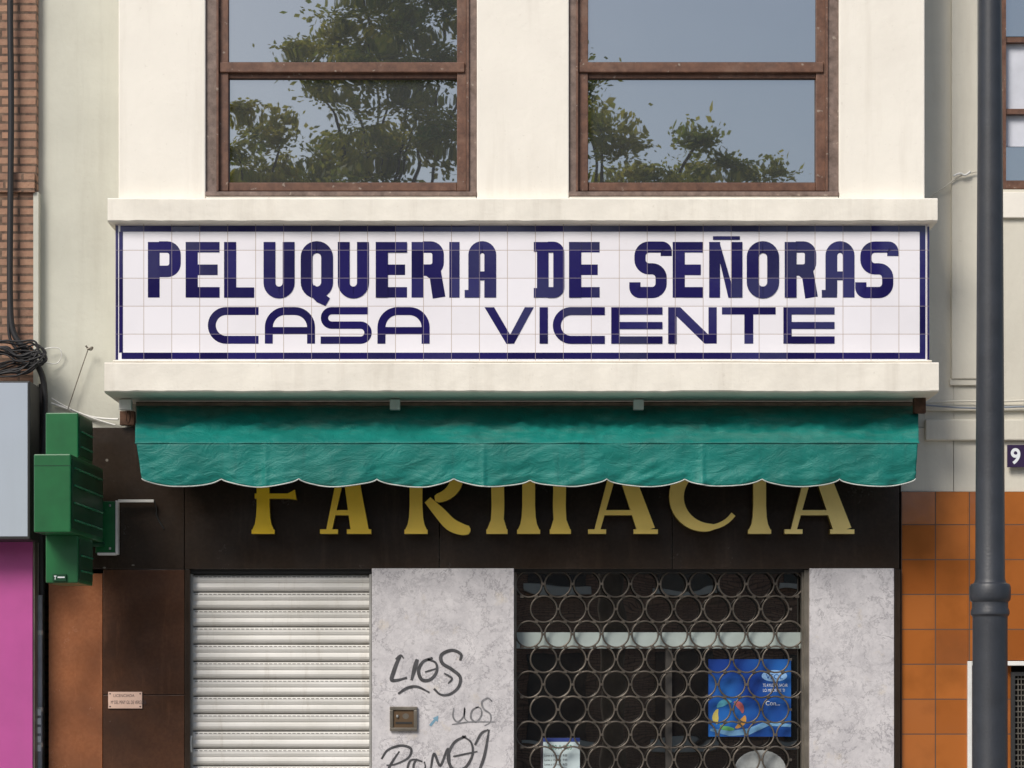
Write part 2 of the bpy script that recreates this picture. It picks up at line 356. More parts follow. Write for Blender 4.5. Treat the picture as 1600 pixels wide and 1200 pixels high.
L+=[poly((757,T2),(772,T2),(797,B2-14),(820,T2),(834,T2),(803,B2),(791,B2)),rect(843,T2,856,B2)]
L+=wC(864,945)+wE(955,1035)+[rect(1044,T2,1057,B2),rect(1107,T2,1120,B2),poly((1057,T2),(1063,T2),(1107,B2-14),(1107,B2),(1101,B2),(1057,T2+14))]
L+=[rect(1128,T2,1212,T2+11.5),rect(1163,T2+11,1177,B2)]+wE(1224,1304)
letters('casa_vicente',L,-.4306,M_tileb,SG)
# ---------------------------------------------------------------- ground floor
def gf(nm,x0,y0,x1,y1,mat,Y=-.04,d=.2,bev=.002): return pbox(nm,x0,y0,x1,y1,Y,d,mat,B,bev)
ZB=1564
gf('fascia_a',138,668,287.5,889,M_gran); gf('fascia_b',288.5,668,686,889,M_gran); gf('fascia_c',687,668,1050,889,M_gran); gf('fascia_d',1051,668,1405,889,M_gran)
gf('side_slab_a',76,668,137,895,M_gran,-.035)
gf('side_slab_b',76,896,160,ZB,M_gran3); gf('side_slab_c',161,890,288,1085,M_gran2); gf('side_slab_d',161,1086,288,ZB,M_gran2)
gf('slab_edge',288.5,890,297,ZB,M_gran,-.045)
gf('marble_pillar',581,888,803,ZB,M_marble,-.045,.5); gf('marble_pillar_end',1265,888,1397,ZB,M_marble,-.045,.5)
gf('edge_strip',1398,889.5,1407,ZB,M_gran,-.05); gf('steel_jamb',1257,890,1264.5,ZB,M_steel,-.01,.3)
pbox('lintel',298,889.5,580,896,.0,.3,M_black,B); pbox('lintel',803.5,889.5,1256,894,.01,.3,M_black,B)
pbox('shop_interior_back',803,880,1265,ZB,1.6,.05,M_dark,B)
pbox('shop_glass',803.5,895,1256.5,ZB,.13,.01,M_glass2,B)
pbox('shop_light_valance',806,988,1252,1013,.09,.03,simple('valance_panel',(.36,.42,.40),.4),B)
pbox('door_stile',1040,1013,1050,ZB,.10,.02,simple('door_frame',(.05,.045,.04),.4),B)
# roller shutter
sh=group('roller_shutter'); 
a=W(299,897,.03); b=W(579,1564,.03); vs=[];fs=[];per=27.2/K; z=a.z; prof=[]
while z>0:
    for (dz,dy) in [(0,.010),(.007,.010),(.008,0.0),(.018,-.005),(.032,-.007),(.046,-.004),(.050,-.001),(.053,-.001),(.060,-.004),(.074,-.007),(.086,-.004),(.094,0.003)]:
        prof.append((z-dz*per/.0971,.03+dy))
    z-=per
for (zz,yy) in prof: vs+=[(a.x,yy,max(zz,0)),(b.x,yy,max(zz,0))]
for i in range(len(prof)-1): fs.append((2*i,2*i+1,2*i+3,2*i+2))
mesh_obj('slats',vs,fs,M_shut,sh)
vs=[];fs=[];z=a.z
def quad(x0,x1,y,z0,z1):
    k=len(vs); vs.extend([(x0,y,z0),(x1,y,z0),(x1,y,z1),(x0,y,z1)]); fs.append((k,k+1,k+2,k+3))
while z>0:
    quad(a.x,b.x,.0385,z-.007*per/.0971,z-.001)
    x=a.x+.02
    while x<b.x-.02:
        quad(x,x+.018,.0215,z-.0175,z-.0145); x+=.026
    z-=per
mesh_obj('slots',vs,fs,simple('slot_dark',(.09,.082,.07),.8),sh)
pbox('guide_rail',297.3,897,301,ZB,.0,.06,M_alu,sh); pbox('guide_rail_b',577,897,580.4,ZB,.0,.06,M_alu,sh)
tube('pull_handle',[W(299,1150,-.01),W(296,1160,-.03),W(299,1175,-.01)],.006,M_white,sh)
# grille
gr=group('security_grille'); vs=[];fs=[]
def torus(c,R,r,nR=26,nr=6):
    k=len(vs)
    for i in range(nR):
        A=2*math.pi*i/nR
        for j in range(nr):
            q=2*math.pi*j/nr; rr=R+r*math.cos(q); vs.append((c[0]+rr*math.cos(A),c[1]+r*math.sin(q),c[2]+rr*math.sin(A)))
    for i in range(nR):
        for j in range(nr): fs.append((k+i*nr+j,k+((i+1)%nR)*nr+j,k+((i+1)%nR)*nr+(j+1)%nr,k+i*nr+(j+1)%nr))
gx0=W(804,0,.05).x; gx1=W(1257,0,.05).x; gp=(gx1-gx0)/10; gz=W(0,893,.05).z-.01; row=0
nodes=[]
while gz-row*gp*.866>-.05:
    zc=gz-row*gp*.866-.06
    for c in range(10 if row%2==0 else 9):
        xc=gx0+gp*(c+.5+(.5 if row%2 else 0)); torus((xc+random.uniform(-.0015,.0015),.05+random.uniform(-.002,.002),zc),gp*.455,.0050)
        nodes.append((xc+gp/2,zc)); nodes.append((xc+gp*.25,zc-gp*.433)); nodes.append((xc-gp*.25,zc-gp*.433))
    row+=1
mesh_obj('rings',vs,fs,M_ring,gr,smooth=True)
vs=[];fs=[]
for (x,z) in nodes:
    if gx0<x<gx1 and z>0:
        k=len(vs);r=.010
        for yy in(.040,.062):
            for dx,dz in((-r,-r*.7),(r,-r*.7),(r,r*.7),(-r,r*.7)): vs.append((x+dx,yy,z+dz))
        fs+= [(k,k+1,k+2,k+3),(k+4,k+7,k+6,k+5),(k,k+4,k+5,k+1),(k+1,k+5,k+6,k+2),(k+2,k+6,k+7,k+3),(k+3,k+7,k+4,k)]
mesh_obj('link_clips',vs,fs,M_ring,gr)
pbox('guide',803.4,894,807,ZB,.02,.06,M_steel,gr); pbox('guide_b',1252.5,894,1256.8,ZB,.02,.06,M_steel,gr)
# ---------------------------------------------------------------- text helper
def text(name,s,px,py,Y,hpx,mat,parent,align='LEFT',sx=1.0,ext=0):
    cu=bpy.data.curves.new(name,'FONT'); cu.body=s; cu.size=hpx/K*1.38; cu.align_x=align; cu.extrude=ext
    o=bpy.data.objects.new(name,cu); S.collection.objects.link(o); cu.materials.append(mat)
    o.rotation_euler=(math.pi/2,0,0); o.location=W(px,py,Y); o.scale=(sx,1,1); o.parent=parent; return o
# poster
po=group('advertising_poster')
n=N('poster_blue'); c=n.mix(n.mapr(n.noise(3.5,2),.4,.65,0,1),(.006,.04,.24),(.015,.12,.42)); M_post=n.fin(c,.35)
pbox('sheet',1107,1030,1236,1151,.105,.004,M_post,po)
def disc(cx,cy,rx,ry,n=28): return poly(*[(cx+rx*math.cos(2*math.pi*i/n),cy+ry*math.sin(2*math.pi*i/n)) for i in range(n)])
letters('mark_oval',[disc(1210,1056,20,9)],.104,simple('pale_blue',(.25,.45,.75),.5),po)
text('mark_name','VEOL',1210,1061,.1025,8,M_post,po,'CENTER')
text('line','TE AYUDA A SACAR',1192,1073,.104,5,M_inkw,po,sx=.62); text('line_b','LO MEJOR DE TI',1192,1081,.104,5,M_inkw,po,sx=.7); text('line_c','Con...',1196,1102,.104,7,M_inkw,po)
cols=[(.5,.25,.05),(.12,.38,.13),(.5,.42,.1),(.08,.33,.45),(.4,.1,.1)]
for i in range(5):
    a=i*1.25
    letters('swirl_%d'%i,[stroke([(1140+24*math.cos(a+k*.16)*(1-k*.02),1118+22*math.sin(a+k*.16)) for k in range(8)],[2,6,9,10,9,7,5,2])],.104-i*.0004,simple('swirl%d'%i,cols[i],.5),po)
letters('pale_wave',[stroke([(1110,1140),(1140,1146),(1170,1143),(1200,1130),(1236,1134)],[4,8,10,8,4])],.1035,simple('wave',(.16,.36,.6),.5),po)
no=group('opening_hours_notice'); pbox('sheet',845,1153,906,1230,.105,.004,simple('paper',(.50,.60,.62),.6,var=.03),no)
text('hours','9:00 A 9:00',875,1171,.104,7.5,simple('green_ink',(.01,.18,.08),.6),no,'CENTER',.78)
letters('header_band',[rect(845,1153,906,1159)],.104,simple('navy_band',(.02,.04,.2),.5),no); letters('side_band',[rect(845,1153,848.5,1230)],.1035,M_ink,no)
for i in range(5): text('row_%d'%i,'Lunes a Viernes  9:00',850,1182+i*7,.104,3.6,M_ink,no,sx=.85)
wf=group('white_paper_bundle'); 
letters('sheet',[disc(1188,1202,40,30)],.11,simple('tissue',(.30,.32,.32),.7,var=.35,sc=14),wf)
pl=group('name_plaque'); pbox('plate',169,1081,222,1107,-.05,.009,M_plaque,pl,.001)
text('line_a','LICENCIADA',177,1089,-.0505,4.6,M_ink,pl,sx=.9); text('line_b','Mª DEL PENY GIL DE VERGUZA',173,1100,-.0505,5.6,M_ink,pl,sx=.52)
letters('screws',[disc(172,1084,1.2,1.2),disc(219,1084,1.2,1.2),disc(172,1104,1.2,1.2),disc(219,1104,1.2,1.2)],-.0507,M_ink,pl)
# intercom
ic=group('intercom_box')
for q in [(609,1104,652,1109.5),(609,1137,652,1142),(609,1109.7,614.5,1136.8),(646.5,1109.7,652,1136.8)]: pbox('rim',*q,-.065,.02,M_steel,ic,.003)
pbox('face',614.6,1109.8,646.4,1136.7,-.055,.01,simple('bronze',(.14,.09,.05),.4,.4),ic)
pbox('slot',618,1128,644,1131,-.058,.004,M_black,ic); lathe('button',W(621,1119,-.057).x,-.06,[(.006,W(0,1121,-.06).z),(.007,W(0,1119,-.06).z),(.006,W(0,1117,-.06).z)],M_alu,ic,12)
letters('keyhole_plate',[disc(634,1119,5,4.4)],-.0555,M_steel,ic)
# graffiti
gf_=group('graffiti')
def sp(pts,n=5):
    out=[];P=[Vector(p) for p in pts]; P=[P[0]*2-P[1]]+P+[P[-1]*2-P[-2]]
    for i in range(1,len(P)-2):
        for k in range(n):
            u=k/n;a,b,c,d=P[i-1:i+3]
            out.append(.5*((2*b)+(c-a)*u+(2*a-5*b+4*c-d)*u*u+(3*b-a-3*c+d)*u**3))
    out.append(P[-2]); return [(q.x,q.y) for q in out]
def taper(pts,w):
    q=sp(pts,8); m=len(q); return stroke(q,[w*(.6+.5*abs(math.sin(3.1*(i+.5)/m+.3))) for i in range(m)])
G=[]
for pts,w in [([(626,1024),(620,1036),(615,1050),(612,1062),(620,1063),(636,1059)],6),([(618,1030),(626,1024),(631,1029)],3),
    ([(652,1030),(648,1044),(643,1063)],6.5),
    ([(676,1028),(661,1034),(654,1048),(659,1062),(672,1062),(682,1050),(681,1036),(668,1030)],5),([(664,1050),(684,1044)],2.6),
    ([(719,1032),(720,1022),(706,1016),(690,1023),(691,1036),(706,1046),(719,1058),(716,1074),(702,1085),(688,1085),(678,1076)],5),
    ([(694,1052),(706,1060),(700,1068)],3),
    ([(622,1084),(636,1075),(652,1073),(671,1082)],4)]: G.append(taper(pts,w))
letters('tag_lios',G,-.0465,M_graf,gf_)
G=[]
for pts,w in [([(709,1106),(708,1120),(715,1128),(724,1120),(726,1107),(726,1122),(732,1128)],2.6),([(748,1104),(738,1110),(736,1122),(744,1128),(752,1118),(751,1107),(743,1105)],2.8),
    ([(769,1096),(762,1091),(753,1097),(756,1108),(766,1116),(766,1128),(757,1134)],2.8),([(706,1132),(735,1128),(774,1128)],2)]: G.append(taper(pts,w))
letters('tag_uos',G,-.0465,M_graf2,gf_)
G=[]
for pts,w in [([(600,1215),(612,1192),(624,1174)],3.5),([(596,1186),(606,1172),(626,1165),(642,1170),(638,1184),(618,1194),(604,1196)],3.4),([(634,1214),(640,1190),(652,1186)],3),([(660,1190),(650,1188),(646,1200),(654,1208),(664,1200),(663,1190)],3),
   ([(672,1208),(678,1178),(688,1196),(700,1170),(704,1206)],3.4),([(728,1150),(710,1160),(700,1182),(708,1202),(726,1200),(738,1180),(736,1160),(722,1150)],4),([(748,1206),(757,1180),(764,1140)],4),([(742,1164),(752,1146),(763,1140)],3.4),([(708,1182),(746,1174)],2.4)]: G.append(taper(pts,w*1.1))
letters('tag_promo',G,-.0465,M_graf,gf_)
letters('arrow_sticker',[stroke([(672,1134),(682,1122)],4),poly((676,1122),(685,1118),(684,1128))],-.0465,simple('sticker_blue',(.16,.30,.40),.5),gf_)
# ---------------------------------------------------------------- FARMACIA letters
FL=group('pharmacy_lettering'); yb=834
def stem(x,top=712,w=20): return [stroke([(x,top),(x,790),(x,808),(x,819),(x,828)],[w,w,w+2,w+6,w+14]),rect(x-w*.5-8,827.5,x+w*.5+8,yb)]
def aA(x0,x1,ax):
    return [stroke([(x0+14,829),(ax-2,716)],[9,12]),stroke([(x1-18,829),(ax+4,716)],[28,22]),rect(x0,827,x0+28,yb),rect(x1-38,827,x1,yb),stroke([(x0+24,801),(x1-28,801)],[8,8])]
def arcp(cx,cy,rx,ry,a0,a1,n=22): return [(cx+rx*math.cos(math.radians(a0+(a1-a0)*i/n)),cy+ry*math.sin(math.radians(a0+(a1-a0)*i/n))) for i in range(n+1)]
F=[]
F.append(stem(411)+[stroke([(398,775),(450,775),(462,773)],[8,8,16]),stroke([(398,716),(466,716)],9)])
F.append(aA(500,580,540))
F.append(stem(650)+[stroke(arcp(676,745,38,34,-90,85),[9]+[12+8*math.sin(i/22*3.14) for i in range(21)]+[8]),stroke(sp([(668,781),(686,800),(704,819),(722,827),(735,828)]),[12+8*math.sin(min(i,20)/20*3.14) for i in range(20)]+[4])])
def mleg(s,c=826):
    q=sp([(c-s*6,722),(c-s*24,712),(c-s*42,726),(c-s*48,752),(c-s*48,790),(c-s*49,812),(c-s*50,829)]); m_=len(q)
    return [stroke(q,[10+10*min(1,i/(m_*.4)) for i in range(m_)]),rect(*(sorted((c-s*66,c-s*33))[0],827,sorted((c-s*66,c-s*33))[1],yb)),
            poly((c-s*59,812),(c-s*65,827.5),(c-s*34,827.5),(c-s*38.5,812))]
F.append(mleg(1)+mleg(-1)+stem(826))
F.append(aA(919,1028,966))
ca=arcp(1106,776,49,48,-50,-325,32)
F.append([stroke(ca,[6+17*math.sin(min(i/32*1.15,1)*3.14)**.7 if i<27 else 8 for i in range(33)])])
F.append(stem(1187)); F.append(aA(1226,1335,1272))
for i,p in enumerate(F):
    u=i/7; n=N('brass_%d'%i); c0=tuple((1-u)*p0+u*p1 for p0,p1 in zip((1.0,.66,.02),(1.0,.80,.30)))  # left-to-right light gradient over the word painted into the letter colours
    c=n.mix(n.mapr(n.noise(5,4),.35,.65,0,1),tuple(k*.88 for k in c0),c0); m=n.fin(c,.35,.0,coat=.2)
    letters('letter_'+'FARMACIA'[i],p,-.15,m,FL,solid=.06,smat=M_golds)
# ---------------------------------------------------------------- awning
AW=group('awning'); cusps=[222,345,467,589,709,828,948,1070,1190,1312,1431]
def edge_y(x):
    for a,b in zip(cusps[:-1],cusps[1:]):
        if a<=x<=b:
            u=(x-a)/(b-a); return 748+ 12.5*(math.sin(math.pi*u)**.6 if 0<u<1 else 0)
    return 752
nx=488
def fab(u,v):
    xt=213+u*(1434-213)
    if v<=1:
        px=xt+(-2 if u<.5 else 2)*v*abs(u-.5)*2; py=634+(692-634)*v; Y=-.16-.36*v
        w=.018*noise.noise(Vector((u*22+v*3,v*2.2,1)))+.012*noise.noise(Vector((u*60-v*14,v*4,5)))
        w*=math.sin(math.pi*min(v,.95))+.15; p=W(px,py,Y); p.z+=w-.004*math.sin(math.pi*v); p.y-=w
    else:
        q=v-1; xb=222+u*(1431-222); px=xt*(1-q)+xb*q; yb_=edge_y(xb)+2.2*noise.noise(Vector((u*23,0,2))); py=692+(yb_-692)*q
        w=q*(.024*noise.noise(Vector((u*30,q*1.5,9)))+.026*noise.noise(Vector((u*10,q*.8,3)))+.011*noise.noise(Vector((u*80+q*9,q*3,2))))
        w+=.009*math.exp(-((q-.82)/.05)**2)*(.5+noise.noise(Vector((u*14,0,7))))
        for sx_ in(415,755,1097):
            d=(px-sx_); w+=.008*math.exp(-(d/4)**2)*(.4+q)
        p=W(px,py,-.523+.02*q); p.y-=w
    return p
vv=[i/12 for i in range(13)]+[1.03,1.07]+[1+i/16 for i in range(2,17)]
vs=[];fs=[];m=len(vv)
for i in range(nx+1):
    for v in vv: vs.append(fab(i/nx,v))
for i in range(nx):
    for k in range(m-1): fs.append((i*m+k,i*m+k+1,(i+1)*m+k+1,(i+1)*m+k))
o=mesh_obj('canvas',vs,fs,M_awn,AW,smooth=True); s=o.modifiers.new('s','SOLIDIFY'); s.thickness=.002
tr=[fab(i/nx,2)+Vector((0,-.003,0)) for i in range(nx+1)]
tube('scalloped_trim',tr,.0034,M_trim,AW,2,smooth=False)
tube('front_hem',[fab(i/60,1)+Vector((0,-.003,.000)) for i in range(61)],.005,M_awn,AW,2)
l=W(212,632,-.13); r=W(1436,632,-.13)
tube('roller',[(l.x,-.10,l.z-.01),(r.x,-.10,l.z-.01)],.03,M_steel,AW,4,smooth=False)
for x in(228,1419): tube('arm',[W(x,652,-.1),W(x,702,-.42)],.010,M_white,AW,3,smooth=False)
for x0,x1 in((609,625),(990,1006),(186,205)): pbox('wall_bracket',x0,624,x1,640,-.30,.05,M_white,AW,.003)
pbox('rusty_bracket',1428,620,1447,645,-.3,.05,M_rust,AW,.004); pbox('rusty_bracket_b',187,642,210,664,-.08,.05,M_rust,AW,.004)
tube('winding_eye',[W(200,640,-.2),W(205,650,-.22),W(200,664,-.2),W(196,652,-.2)],.004,M_rust,AW,cyclic=True)
# ---------------------------------------------------------------- cross sign
CR=group('pharmacy_cross_sign')
piv=Vector((W(86,0,-1.04).x,-.62,0)); ang=math.radians(-2)
def cbox(nm,u0,u1,y0,y1,z0,z1,mat,bev=.006):
    o=boxw(nm,u0,u1,y0,y1,z0,z1,mat,None,bev); o.location=piv; o.rotation_euler=(0,0,ang); o.parent=CR; return o
zt=W(0,645,-.80).z; z1=W(0,714,-.9).z; z2=W(0,834,-.9).z; z3=W(0,911,-.80).z
TH=.096
cbox('top_arm',-TH+.01,TH-.01,-.19,.19,z1,zt,M_green); cbox('bottom_arm',-TH+.01,TH-.01,-.19,.19,z3,z2,M_green); cbox('crossbar',-TH,TH,-.42,.42,z2-.002,z1+.002,M_green)
for (y0,y1,a,b,o_) in((-.17,.17,z1+.02,zt-.02,-.01),(-.17,.17,z3+.02,z2-.02,-.01),(-.40,.40,z2+.02,z1-.02,0)):
    cbox('face_panel',TH+o_+.001,TH+o_+.005,y0,y1,a,b,M_green2,.001)
tg=simple('tube_glass',(.03,.22,.10),.2)
for k in range(4): cbox('neon_tube',TH+.006,TH+.014,-.36,.36,z2+.06+k*.09,z2+.07+k*.09,tg,.001)
for a in(z1+.06,z1+.14,z3+.06,z3+.14): cbox('neon_tube',TH-.004,TH+.004,-.14,.14,a,a+.01,tg,.001)
cbox('seam',-TH-.001,TH+.001,-.421,-.418,z1-.06,z1-.056,M_green2,0)
pbox('small_label_plate',82,897,103,908,-.825,.012,M_green2,CR); letters('label_mark',[rect(84.5,899.5,88,901),rect(85.7,899.5,86.7,905.5),rect(90,901,101,903)],-.8256,M_inkw,CR)
pbox('mounting_plate',149,783,180,864,-.12,.05,M_green,CR,.003); pbox('plate_edge',180.3,782,184,866,-.125,.06,M_white,CR,.001); pbox('plate_base',152,863.5,180,867,-.125,.06,M_white,CR,.001)
pbox('white_arm',184.3,780.5,240,784.5,-.10,.03,M_white,CR,.001)
tube('stay',[W(240,782,-.09),W(246,796,-.06),W(243,806,-.045),W(256,826,-.045)],.004,M_black,CR)
for yy in(800,850): tube('bracket_arm',[W(160,yy,-.12),W(128,yy,-.40)],.016,M_green2,CR,3,smooth=False)
for q in((172,790),(172,857)): lathe('bolt',W(*q,-.12).x,-.123,[(.006,W(*q,-.12).z-.006),(.006,W(*q,-.12).z+.006)],M_alu,CR,8)
letters('bolt_holes',[disc(167,719,2.2,2.2),disc(208,883,2.5,1.3),disc(163,887,2.5,1.3)],-.041,M_steel,B)
# ---------------------------------------------------------------- left neighbours
LB=group('brick_building')
pbox('brick_wall',-900,-700,57,1564,-.06,.3,M_brick,LB); pbox('brick_band',-900,270,54,300,-.085,.024,M_brick,LB,.003)
pbox('plaster_edge',52,300,60,1564,-.065,.2,M_cream2,LB)
boxw('body',W(-900,0).x,W(57,0).x,.25,8,0,8.1,M_brick,LB)
sb=group('illuminated_sign_box'); pbox('casing',-500,595,47,843,-.42,.28,M_black,sb,.006); pbox('acrylic_face',-496,598,43,838,-.424,.003,M_signw,sb)
mp=group('magenta_shop_front'); pbox('panel',-500,846,51,1564,-.2,.13,M_mag,mp,.003); pbox('trim',50.5,846,54,1564,-.19,.1,M_steel,mp)
cb=group('electric_cables')
def cable(pts,r=.008,Y=-.12,mat=M_cable): tube('cable',[W(p[0],p[1],p[2] if len(p)>2 else Y) for p in pts],r,mat,cb,2)
cable([(16,-300),(15,0),(18,150),(16,330),(15,480),(20,525),(45,552),(62,575),(70,600),(70,660),(66,720)],.017)
cable([(20,-300),(19,60),(14,200),(20,350),(12,500),(16,540),(50,560),(68,590)],.009)
cable([(66,600,-.05),(67,700,-.05),(62,800,-.05),(64,930,-.05)],.018)
for i in range(13):
    a=[(-40,545+random.uniform(-12,30)),(5+random.uniform(-5,10),540+random.uniform(-10,30)),(30+random.uniform(-8,8),545+random.uniform(-14,26)),(58+random.uniform(-10,16),538+random.uniform(-10,24)),(68+random.uniform(-8,10),556+random.uniform(-6,20)),(40+random.uniform(-15,10),566+random.uniform(-5,25)),(10,560+random.uniform(0,30)),(-40,590+random.uniform(-10,10))]
    cable(a,.0035+random.random()*.003,-.13-.01*i)
cable([(70,545,-.05),(92,540,-.04),(98,556,-.03),(88,572,-.02),(72,566,-.05)],.003,mat=M_white)
cable([(80,630,-.03),(110,640,-.02),(150,655,-.02),(185,655,-.05)],.006,mat=M_white); cable([(80,622,-.03),(120,648,-.02),(180,664,-.05)],.004,mat=M_white)
cable([(106,640,-.05),(122,590,-.05),(138,545,-.05)],.003,mat=M_steel); cable([(134,540,-.07),(141,550,-.06),(147,540,-.07),(136,546,-.07)],.005,mat=M_steel)
dp=group('drain_pipe'); tube('pipe',[W(60,930,-.07),W(59,1564,-.07)],.023,M_pvc,dp,4,smooth=False)
for yy in(985,1105,1160): tube('clip',[W(60,yy,-.07),W(60,yy+7,-.07)],.027,M_alu,dp,4,smooth=False)
letters('sticker_rows',[rect(54,1108+i*14,64,1118+i*14) for i in range(5)],-.1,M_inkw,dp)
# ---------------------------------------------------------------- right neighbour
RB=group('cream_building')
pbox('wall',1490.5,-700,1562,768,.0,.3,M_cream3,RB); pbox('wall_above',1562.5,-700,2500,-120,.0,.3,M_cream3,RB); pbox('wall_below',1562.5,296,2500,768,.0,.3,M_cream3,RB); pbox('wall_far',1780,-119.5,2500,295.5,.0,.3,M_cream3,RB)
pbox('pilaster',1487,-700,1528,592,-.03,.029,M_cream3,RB,.006); pbox('pilaster_trim',1484,592,1530,602,-.02,.019,M_cream3,RB,.004)
pbox('window_lintel_band',1540,300,2500,340,-.025,.024,M_cream,RB,.004)
pbox('string_course',1446,655,2500,688,-.03,.029,M_cream3,RB,.008); pbox('string_course_b',1446,632,2500,642,-.02,.019,M_cream3,RB,.006); pbox('lower_wall',1408,668.5,1489.5,768,-.004,.1,M_cream3,RB)
pbox('tile_cladding',1408,768.5,1512,ZB,-.012,.2,M_brown,RB); pbox('tile_cladding_b',1512.2,768.5,2500,1032,-.012,.2,M_brown,RB)
pbox('tile_cladding_c',1640,1032.2,2500,ZB,-.012,.2,M_brown,RB)
pbox('window_frame',1563,-119,1572,295,.02,.1,M_wood,RB); pbox('window_frame_b',1572,282,1780,295,.02,.1,M_wood,RB,.003); pbox('window_bar',1572,58,1780,66,.03,.08,M_wood,RB); pbox('window_bar_b',1572,170,1780,178,.03,.08,M_wood,RB)
pbox('blind',1572,66,1780,229,.07,.02,simple('blind_white',(.60,.62,.68),.6),RB); pbox('pane',1572,-119,1780,57,.065,.02,M_glass,RB); pbox('pane_low',1572,230,1780,282,.06,.02,M_glass,RB)
boxw('body',W(1490,0).x,W(2500,0).x,.35,8,0,8.1,M_cream3,RB)
df=group('shop_door_frame'); pbox('white_frame',1512.5,1033,1519,ZB,-.04,.1,M_white,df,.003); pbox('white_frame_top',1519.2,1033,1640,1040,-.04,.1,M_white,df,.003)
pbox('dark_opening',1519.2,1040.2,1640,ZB,.1,.05,M_dark,df); pbox('inner_frame',1580,1050,1586,ZB,.0,.05,M_black,df); pbox('inner_frame_top',1586,1050,1640,1056,.0,.05,M_black,df)
vs=[];fs=[]
for i in range(14):
    x=1590+i*5
    p=W(x,1056,.02); q=W(x+1.6,ZB,.02); quad(p.x,q.x,.02,q.z,p.z)
for i in range(60):
    p=W(1586,1060+i*8.5,.018); q=W(1640,1062+i*8.5,.018); quad(p.x,q.x,.018,q.z,p.z)
mesh_obj('mesh_grille',vs,fs,M_steel,df)
pbox('brown_jamb',1519.3,1040.3,1579.8,ZB,.02,.05,M_brown,df)
hn=group('house_number_plaque'); pbox('tile',1574,695,1612,730,-.045,.014,simple('plum_tile',(.035,.02,.06),.2),hn,.002); 
cu9=text('numeral','9',1579,724,-.046,24,M_inkw,hn,sx=.95); cu9.data.offset=.003
cb2=group('wall_cable'); 
tube('cable',[W(1446,629,-.04),W(1500,626,-.04),W(1560,628,-.04),W(1620,624,-.04),W(1900,626,-.04)],.006,M_cream3,cb2)
tube('cable_b',[W(1446,633,-.05),W(1520,640,-.04),W(1600,634,-.04),W(1900,632,-.04)],.005,M_pvc,cb2)
tube('cable_c',[W(1446,312,-.02),W(1480,290,-.04),W(1500,273,-.05),W(1526,268,-.05)],.004,M_cream3,cb2)
tube('hook',[W(1490,275,-.06),W(1500,269,-.06),W(1508,276,-.06),W(1516,268,-.06)],.006,M_white,cb2)
# ---------------------------------------------------------------- street lamp
SL=group('street_lamp'); LY=-2.2; f=(D+LY)/D; lx=(1547-800)/K*f
def rr(px): return px/K*f/2
def zz(py): return W(0,py,LY).z
lathe('post',lx,LY,[(.14,0),(.14,.12),(.11,.16),(.105,.3),(rr(55),.35),(rr(54),zz(964)),(rr(60),zz(960)),(rr(60),zz(955)),(rr(56),zz(950)),(rr(56),zz(941)),(rr(62),zz(938)),(rr(64),zz(933)),(rr(64),zz(918)),(rr(60),zz(913)),(rr(50),zz(911)),(rr(46),zz(905)),(rr(44),zz(700)),(rr(40),zz(300)),(rr(35),zz(0)),(rr(30),6.2)],M_lamp,SL)
lathe('lantern',lx,LY,[(.05,6.2),(.14,6.3),(.2,6.7),(.24,6.75),(.1,6.9),(.03,7.0)],M_lamp,SL)
# ---------------------------------------------------------------- trees across the street (behind the camera; reflected in glass)
def R(px,py,Yt):
    f=(D-.7-Yt)/D
    return Vector(((px-800)/K*f,Yt,CZ+((1.3+(1200-py)/K)-CZ)*f))
n=N('leaves'); f=n.noise(1.6,3); g=n.noise(18,2); c=n.mix(n.mapr(f,.35,.65,0,1),(.18,.25,.035),(.46,.42,.07)); c=n.mix(n.mapr(g,.4,.7,0,.45),c,(.54,.40,.09))
n.fin(c,.6); tl=n.new('ShaderNodeBsdfTranslucent'); n.l.new(c,tl.inputs[0]); mx=n.new('ShaderNodeMixShader'); mx.inputs[0].default_value=.5
n.l.new(n.b.outputs[0],mx.inputs[1]); n.l.new(tl.outputs[0],mx.inputs[2]); n.l.new(mx.outputs[0],n.n['Material Output'].inputs[0]); M_leaf=n.m
M_bark=simple('bark',(.09,.07,.05),.9,var=.3,sc=8,bump=.8,bsc=20)
